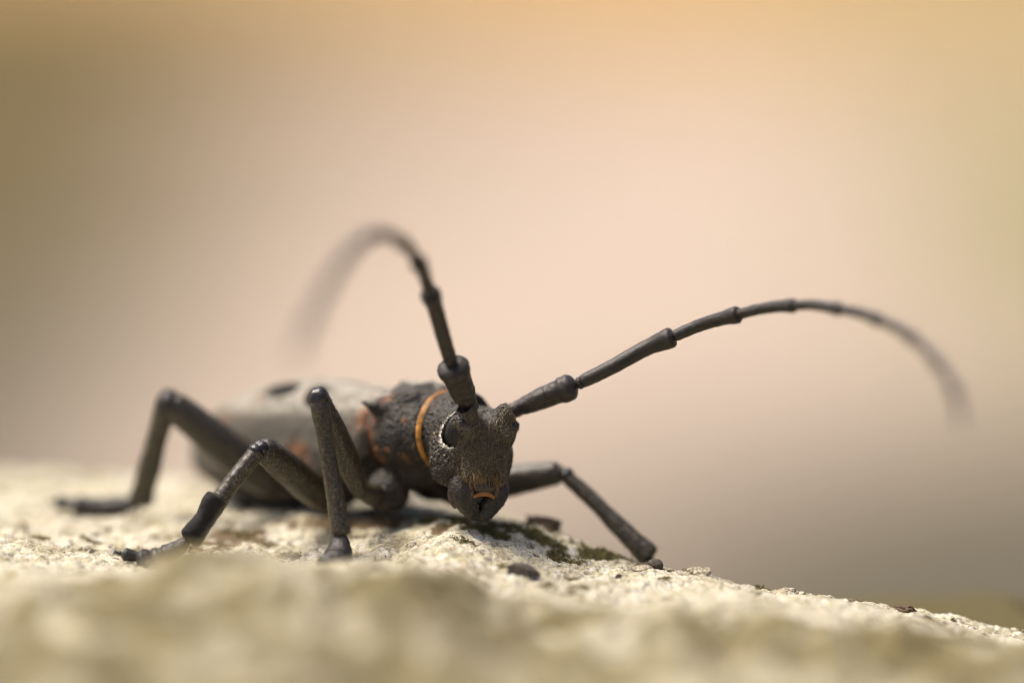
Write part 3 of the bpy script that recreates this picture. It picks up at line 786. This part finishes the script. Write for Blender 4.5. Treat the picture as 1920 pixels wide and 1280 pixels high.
# --- wing cases
def elytron(sg):
    ns, nt = 150, 60
    s = 3.95 + 17.3 * np.linspace(0, 1, ns) ** 1.0
    half = np.interp(s, [3.9, 4.3, 5.2, 7, 10, 13, 15.7, 18.0, 19.4, 20.4, 21.0, 21.3], [2.6, 3.05, 3.35, 3.5, 3.65, 3.65, 3.5, 3.1, 2.5, 1.7, 0.9, 0.12])
    top = np.interp(s, [3.9, 4.5, 6, 9, 12, 15, 17.2, 19.2, 20.5, 21.3], [1.9, 2.2, 2.6, 3.0, 3.0, 2.5, 1.8, 0.8, -0.3, -1.6])
    mar = np.interp(s, [3.9, 5, 9, 14, 17, 20.5], [-0.6, -1.2, -2.0, -2.2, -2.2, -2.0])
    ph = np.linspace(0, 1, nt)
    Sg, Ph = np.meshgrid(s, ph, indexing='ij')
    a = Ph * np.pi / 2 * 1.12
    e = 0.80
    ct = np.sin(np.minimum(a, np.pi / 2)) ** e
    t = half[:, None] * np.where(a < np.pi / 2, ct, 1 - 0.35 * (a - np.pi / 2))
    zz = mar[:, None] + (top - mar)[:, None] * np.where(a < np.pi / 2, np.cos(np.minimum(a, np.pi / 2)) ** 0.9, -0.30 * (a - np.pi / 2) * 3)
    zz = zz - 0.10 * np.exp(-(t / 0.07) ** 2)                       # suture groove
    t = t + 0.012
    V = BC + Sg[..., None] * Bk + (sg * t)[..., None] * Rt + zz[..., None] * Nu
    i, j = np.meshgrid(np.arange(ns - 1), np.arange(nt - 1), indexing='ij')
    A = (i * nt + j).ravel()
    F = np.stack([A, A + nt, A + nt + 1, A + 1], 1)
    V = V.reshape(-1, 3)
    if sg > 0: F = F[:, ::-1]
    N = vnormals(V, F)
    if (N[nt // 4] @ Nu) < 0: F = F[:, ::-1]; N = -N
    V = V + N * (fbm(V, 1.1, 3, 13) * 0.07 + np.maximum(fbm(V, 3.0, 2, 15), 0) * 0.05)[:, None]
    inner = V - N * 0.16
    k = len(V); Fi = F[:, ::-1] + k
    rim = []
    edge = [q * nt for q in range(ns)], [q * nt + nt - 1 for q in range(ns)], list(range(nt)), [(ns - 1) * nt + q for q in range(nt)]
    for e_ in edge:
        for p_, q_ in zip(e_[:-1], e_[1:]): rim.append((p_, q_, q_ + k, p_ + k))
    sv, tv = Sg.ravel(), t.ravel()
    nn = fbm(np.stack([sv, tv, 0 * sv], 1), 1.4, 3, 19) * 0.22
    spot = np.zeros(len(sv))
    for (s0, t0, rs_, rt_) in ((8.55, 2.0, 0.8, 0.75), (11.9, 1.60, 1.5, 0.66)):
        d = np.sqrt(((sv - s0) / rs_) ** 2 + ((tv - t0) / rt_) ** 2) + nn
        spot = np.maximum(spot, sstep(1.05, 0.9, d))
    rust = np.exp(-(((sv - 9.2) / 0.7) ** 2 + ((zz.ravel() + 0.9) / 0.6) ** 2)) + np.exp(-(((sv - 4.3) / 0.5) ** 2 + ((zz.ravel() - 1.2) / 0.8) ** 2)) + sstep(.4, .7, fbm(V, .6, 3, 29)) * .6
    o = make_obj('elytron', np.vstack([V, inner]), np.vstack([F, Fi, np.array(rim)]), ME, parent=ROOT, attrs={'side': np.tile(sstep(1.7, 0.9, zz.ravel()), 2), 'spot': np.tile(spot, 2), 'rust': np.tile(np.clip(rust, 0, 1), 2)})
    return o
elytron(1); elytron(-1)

# --- legs
def leg(hip, troch, knee, ankle, toes, fem=(0.46, 0.80), tib=(0.36, 0.30, 0.62), brush=None, detail=1.0, foot=1.2, knee_r=0.92, up=(0, 0, 1), face=(0, -1, 0)):
    """coxa-trochanter-femur, tibia, tarsus and claws; toes: list of points from ankle to claw"""
    L = make_empty('leg', hip, ROOT)
    hip, troch, knee, ankle = map(np.asarray, (hip, troch, knee, ankle))
    fd = unit(knee - troch); td = unit(ankle - knee)
    bend = unit(fd - td)                                   # outward at the knee
    side = unit(np.cross(fd, td))
    a, b = fem
    midp = (troch + knee) / 2 + bend * 0.12
    kend = knee + fd * 0.12
    l1 = loft([hip, (hip * .35 + troch * .65), troch + fd * .5], [(0, .75), (.6, .62), (1, .42)], n=22, seg=20, rough=0.03, seed=1)
    l2 = loft([troch - fd * .25, midp, kend], [(0, .40), (.12, a), (.35, b), (.6, b * .95), (.85, a * 1.08), (.95, a * 1.0), (1, a * .94)],
              [(0, .36), (.12, a * .85), (.35, b * .82), (.6, b * .8), (.85, a * .92), (1, a * .85)], ref=bend, n=64, seg=28, rough=0.03, rs=3, seed=2)
    V, F = join(l1)
    make_obj('trochanter', V, F, ML, parent=L, attrs={'velvet': np.zeros(len(V))})
    V, F = join(l2)
    fo = make_obj('femur', V, F, ML, parent=L, attrs={'velvet': np.zeros(len(V))})
    # glossy knee condyle
    kc = knee + bend * 0.02
    ra = a * knee_r
    fr = lambda x, y, z: kc - bend * 0.06 + side * x + bend * y + unit(np.cross(side, bend)) * z
    eV, eF = ellipsoid((0, 0, 0), (ra * 1.02, ra * .92, ra * .95), np.eye(3), fr, 22, 28)
    Nk = vnormals(eV, eF)
    eV = eV - Nk * (0.05 * np.exp(-(((eV - kc) @ side) / (ra * .22)) ** 2) * ((eV - kc) @ bend > 0))[:, None] + Nk * (fbm(eV, 2.2, 2, 3) * .05)[:, None]
    V, F = join((eV, eF, []), loft([kc - bend * .1, kc + td * .35 + bend * .05, kc + td * .75], [(0, a * .6), (.5, a * .72), (1, a * .62)], ref=bend, n=18, seg=18))
    make_obj('knee_joint', V, F, MGLOSS if detail > .5 else MTARSUS, parent=L)
    # tibia
    t0, t1, t2 = tib
    start = knee + td * 0.18
    lenT = np.linalg.norm(ankle - start)
    curve = [start, start + td * lenT * .3 + bend * .10, start + td * lenT * .65 + bend * .02, ankle]
    def mod(U, TH):
        f = np.ones_like(U)
        if brush:
            out = np.clip(np.cos(TH - brush[0]), 0, 1) ** 1.5
            f = f + out * (0.80 * sstep(0.53, 0.565, U) * sstep(0.78, 0.60, U))
        f = f * (1 - 0.10 * sstep(.93, 1., U) * (1 + np.cos(TH * 2)))
        return f
    lt = loft(curve, [(0, t0 * .8), (.06, t0), (.25, t1 * 1.05), (.45, t1 * 1.05), (.62, t1 * 1.22), (.82, t2 * .82), (.95, t2), (1, t2 * .96)],
              [(0, t0 * .8), (.06, t0), (.25, t1), (.5, t1), (.7, t1 * 1.1), (.95, t2 * .72), (1, t2 * .68)], ref=bend, n=80, seg=30, mod=mod, cap=0.35, rough=0.035, rs=3.2, seed=5)
    velvet = np.zeros(len(lt[0]))
    if brush:
        velvet = sstep(0.53, 0.57, lt[3]) * np.clip(np.cos(lt[4] - brush[0]) * 2 + .4, 0, 1)
    V, F = join(lt)
    # two apical spurs
    nv = len(V)
    sp = [loft([ankle + side * sg * t2 * .35 - td * .1 - bend * t2 * .3, ankle + side * sg * t2 * .4 + td * .28 - bend * t2 * .38], [(0, .10), (.7, .05), (1, .015)], ref=bend, n=10, seg=8) for sg in (-1, 1)]
    V2, F2 = join((V, F, []), *sp)
    to = make_obj('tibia', V2, F2, ML, parent=L, attrs={'velvet': np.concatenate([velvet, np.zeros(len(V2) - nv)])})
    if detail > 0:
        for (l, ob, cnt, wt) in ((l2, fo, int(1600 * detail), None), (lt, to, int(2000 * detail), np.where(velvet > .2, 0.0, 1.0))):
            Nl = vnormals(l[0], l[1])
            hv, hf = hairs(l[0], Nl, cnt, 0.12, 0.008, lean=(td if ob is to else fd) * 1.6, spread=0.3, weight=wt)
            tag(make_obj('short_hair', hv, hf, MFUZZ, parent=L, smooth=False), kind='stuff')
    # tarsus: three padded segments, then the slender claw segment
    toes = [np.asarray(p, float) for p in toes]
    C, u = catmull([ankle - td * .15] + toes, 60)
    seglen = [(0.0, 0.50, .34, .46), (0.34, 0.66, .34, .50), (0.54, 0.82, .36, .56), (0.66, 1.0, .22, .26)]
    parts = []
    for (u0, u1, hgt, wid) in seglen:
        hgt *= foot; wid *= foot
        k0, k1 = int(u0 * 59), int(u1 * 59)
        pts = C[k0:k1 + 1:4] if k1 - k0 > 8 else C[k0:k1 + 1]
        if u1 < 0.99:
            parts.append(loft(pts, [(0, hgt * .55), (.4, hgt * .85), (.8, hgt), (1, hgt * .8)], [(0, wid * .4), (.4, wid * .75), (.8, wid), (1, wid * .85)], ref=up, n=30, seg=22, cap=.9, rough=.05, rs=2.5, seed=7))
        else:
            parts.append(loft(pts, [(0, .17 * foot), (.5, .2 * foot), (.9, .27 * foot), (1, .22 * foot)], ref=up, n=26, seg=16))
    for q in parts:
        V, F = join(q)
        make_obj('tarsus_segment', V, F, MTARSUS, parent=L)
    e = C[-1]; ed = unit(C[-1] - C[-6]); sd = unit(np.cross(ed, up)); dn = -unit(np.asarray(up))
    cl = [loft([e - ed * .05 + sd * sg * .08, e + ed * .3 + sd * sg * .28 + dn * -.03, e + ed * .5 + sd * sg * .38 + dn * .22], [(0, .11), (.6, .07), (1, .015)], ref=up, n=16, seg=10) for sg in (-1, 1)]
    for q in cl:
        V, F = join(q)
        make_obj('claw', V, F, MGLOSS, parent=L)
    return L

def on_rock(p, h):
    p = np.array(p, float); p[2] = ground_z(p[0], p[1]) + h; return p

hip = lambda s, t, n: body_pt(s, t, n)
# right front: knee high beside the wing cases, foot pointing at the viewer
a = at(641, 1006, -1.0)
leg(hip(3.4, 2.2, -3.5), at(678, 926, 3.3), at(597, 742, -1.6), a,
    [on_rock(at(634, 1020, -2.0), .62), on_rock(at(624, 1040, -3.2), .40), on_rock(at(612, 1060, -4.8), .30)], fem=(.66, .90), tib=(.58, .46, .78), foot=1.95)
# right middle, with the dark brush on the tibia
a = at(352, 1015, -1.2)
leg(hip(7.2, 2.0, -3.5), at(612, 944, 6.0), at(489, 838, 0.4), a,
    [on_rock(at(322, 1040, -1.4), .60), on_rock(at(275, 1048, -1.6), .50), on_rock(at(226, 1052, -1.6), .55)], fem=(.78, 1.0), tib=(.50, .49, .84), brush=(0.0,), foot=1.6, knee_r=.66)
# right hind
a = at(262, 945, 12.2)
leg(hip(11.0, 1.9, -3.3), at(525, 925, 10.2), at(316, 752, 8.6), a,
    [on_rock(at(235, 962, 12.5), .75), on_rock(at(180, 962, 13), .70), on_rock(at(100, 960, 13.6), .80)], fem=(.92, 1.24), tib=(.74, .60, .84), detail=0, foot=1.8, knee_r=.9)
# left front
a = at(1222, 1046, 4.2)
leg(hip(3.3, -2.0, -3.4), at(835, 930, 7.4), at(1052, 884, 6.0), a,
    [on_rock(at(1245, 1062, 4.4), .40), on_rock(at(1275, 1070, 5.0), .28), on_rock(at(1310, 1080, 5.6), .25)], fem=(.74, .98), tib=(.44, .46, .76), detail=0.4, knee_r=.62)
# left middle and left hind, mostly behind the body
a = on_rock(at(868, 935, 15), 0.7)
leg(hip(7.2, -2.0, -3.5), hip(7.4, -3.0, -3.3), at(800, 800, 14), a,
    [on_rock(at(872, 945, 15.8), .4), on_rock(at(870, 945, 17.5), .34), on_rock(at(868, 940, 19.5), .3)], detail=0)
a = on_rock(at(760, 930, 20.5), 0.7)
leg(hip(11.0, -1.9, -3.3), hip(11.2, -2.9, -3.2), at(715, 790, 18.5), a,
    [on_rock(at(764, 932, 21.3), .4), on_rock(at(768, 930, 23), .34), on_rock(at(770, 925, 24.5), .3)], detail=0)

# --- antennae
def antenna(base, pts, widths, scape_r):
    A = make_empty('antenna', base, ROOT)
    base = np.asarray(base); pts = [np.asarray(p) for p in pts]
    d = unit(pts[0] - base); e = unit(pts[1] - pts[0])
    s0, s1 = scape_r
    refv = unit(np.cross(d, [0.3, 1, 0.2]))
    V, F = join(loft([base - d * .15, base + d * .45, (base + pts[0]) / 2 + refv * .03, pts[0] + d * .05], [(0, s0 * .8), (.07, s0 * .95), (.16, s0 * .92), (.4, s1 * .86), (.74, s1 * .98), (.80, s1 * 1.10), (.90, s1 * 1.12), (1, s1 * .82)], ref=refv, n=60, seg=26, cap=.55, rough=0.04, rs=3, seed=4))
    make_obj('scape', V, F, MA, parent=A)
    V, F = join(loft([pts[0] - d * .05, pts[0] + (d + e) * .22, pts[0] + e * .5], [(0, s0 * .55), (.5, s0 * .78), (1, s0 * .6)], n=18, seg=18, rough=.02))
    make_obj('pedicel', V, F, MA, parent=A)
    chain = [pts[0] + e * .35] + pts[1:]
    full = [base] + chain
    C = np.array(chain)
    for k in range(len(chain) - 1):
        p0, p1 = C[k], C[k + 1]
        tin = unit(C[k + 1] - C[k - 1]) if k > 0 else e
        tout = unit(C[k + 2] - C[k]) if k + 2 < len(C) else unit(p1 - p0)
        ln = np.linalg.norm(p1 - p0)
        path = [p0 - tin * .10, p0 + tin * ln * .33, p1 - tout * ln * .33, p1 + tout * .06]
        w0, w1 = widths[k], widths[k + 1]
        last = k == len(chain) - 2
        bulge = 1.0 if last else (1.24 if k < 2 else 1.18)
        V, F = join(loft(path, [(0, w0 * .76), (.08, w0 * .84), (.3, w0 * .88), (.75, w0 * .98), (.9, w0 * bulge * .98), (.97, w0 * bulge), (1, w0 * bulge * .85)] if not last else [(0, w0 * .8), (.6, w0 * .8), (1, w1 * .35)],
                        ref=refv, n=44, seg=18, cap=.5, rough=0.02, rs=3, seed=k))
        make_obj('flagellum_segment', V, F, MA, parent=A)
W = [.50, .42, .37, .34, .33, .32, .31, .30, .28, .25]
antenna(at(882, 766, 0.2), [at(846, 680, -2.4), at(806, 548, -7.0), at(783, 490, -12), at(752, 453, -16), at(713, 438, -20), at(676, 452, -24), at(640, 490, -27.5), at(606, 545, -30.5), at(576, 606, -33.5), at(549, 680, -36)], W, (.56, .86))
antenna(at(958, 771, 2.2), [at(1080, 721, 1.2), at(1264, 630, 0.4), at(1386, 589, -2.2), at(1490, 573, -5.4), at(1576, 580, -8.8), at(1650, 601, -12.4), at(1714, 637, -16), at(1764, 690, -19.4), at(1793, 745, -22.4), at(1803, 806, -24.6)], W, (.50, .72))

# ------------------------------------------------------------------ loose bits lying on the rock
def bit(name, c, size, yaw, seed, mat, label, cat, sub=3, flat=0.0, tilt=(0, 0), sink=0.25, jag=0.5):
    bm = bmesh.new(); bmesh.ops.create_icosphere(bm, subdivisions=sub, radius=1.0)
    V = np.array([v.co[:] for v in bm.verts]); F = [[v.index for v in f.verts] for f in bm.faces]; bm.free()
    r2 = np.random.default_rng(seed)
    for _ in range(9):                                      # cleaved faces
        n = unit(r2.normal(0, 1, 3)); d = r2.uniform(.55, .85)
        over = np.maximum(V @ n - d, 0); V = V - over[:, None] * n
    V = V * (1 + 0.16 * jag * fbm(V, 2.0, 3, seed)[:, None])
    V = V * np.asarray(size)
    V = V @ rotx(tilt[0]).T @ roty(tilt[1]).T @ rotz(yaw).T
    c = np.array(c, float); gz = ground_z(c[0], c[1])
    V = V + np.array([c[0], c[1], gz - V[:, 2].min() - sink * (V[:, 2].max() - V[:, 2].min())])
    o = make_obj(name, V, F, mat, origin=(c[0], c[1], gz), smooth=False)
    return tag(o, label, cat)
def flake():
    c = at(952, 1102, -3.9); c[2] = ground_z(c[0], c[1]) - 0.12
    top = [(0.0, 0.0, 0.66), (0.55, 0.05, 0.62), (1.15, 0.0, 0.42), (1.85, 0.25, 0.24), (1.2, 0.9, 0.52), (0.35, 0.8, 0.68)]
    bot = [(-0.06, -0.10, -0.1), (0.6, -0.16, -0.1), (1.2, -0.10, -0.1), (1.95, 0.2, -0.1), (1.25, 1.0, -0.1), (0.3, 0.9, -0.1)]
    bm = bmesh.new()
    tv = [bm.verts.new(p) for p in top]; bv = [bm.verts.new(p) for p in bot]
    bm.faces.new(tv); bm.faces.new(bv[::-1])
    for k in range(6): bm.faces.new((bv[k], bv[(k + 1) % 6], tv[(k + 1) % 6], tv[k]))
    bmesh.ops.triangulate(bm, faces=bm.faces[:])
    bmesh.ops.subdivide_edges(bm, edges=bm.edges[:], cuts=4, use_grid_fill=True)
    V = np.array([v.co[:] for v in bm.verts]); F = [[v.index for v in f.verts] for f in bm.faces]; bm.free()
    V = V + np.stack([fbm(V, 2.5, 3, 4), fbm(V, 2.5, 3, 5), fbm(V, 2.5, 3, 6)], 1) * 0.05 + c
    tag(make_obj('stone_chip', V, F, MCHIP, origin=c, smooth=False), 'flat dark grey stone chip lying on the pale crust below the beetle jaws', 'stone chip')
flake()
bit('pebble', at(1228, 1068, 1.0), (.52, .45, .42), .4, 8, MCHIP, 'small brown angular pebble against the foot of the outstretched leg', 'pebble')
bit('crust_fragment', at(1205, 1066, 0.4), (.75, .4, .3), .2, 9, MPALE, 'small pale crust fragment beside the angular pebble', 'fragment')
bit('bark_flake', at(1018, 992, 6.4), (1.3, 1.0, .8), -.3, 12, MBARK, 'dark brown bark flake on the mossy crest behind the beetle jaws', 'bark flake', sub=4, jag=2.6, tilt=(R(10), R(12)), sink=.66)
bit('stone_grain', at(1160, 1082, -2.2), (.24, .2, .2), .8, 15, MCHIP, 'tiny dark grey grain alone on the pale crust', 'grain')
bit('crust_lump', at(1312, 1076, 0.3), (.85, .6, .42), .1, 18, MPALE, 'rough speckled crust lump on the crest beyond the pebble', 'lump', sub=4, jag=1.6)
bit('crust_lump', at(1478, 1112, 0.1), (.62, .45, .30), .3, 22, MPALE, 'low rough crust lump halfway down the sloping crest', 'lump', sub=4, jag=1.6)
bit('crust_lump', at(1698, 1142, 0.2), (.8, .5, .36), -.2, 25, MBARK, 'brownish crust lump far down the sloping crest', 'lump', sub=4, jag=1.6)
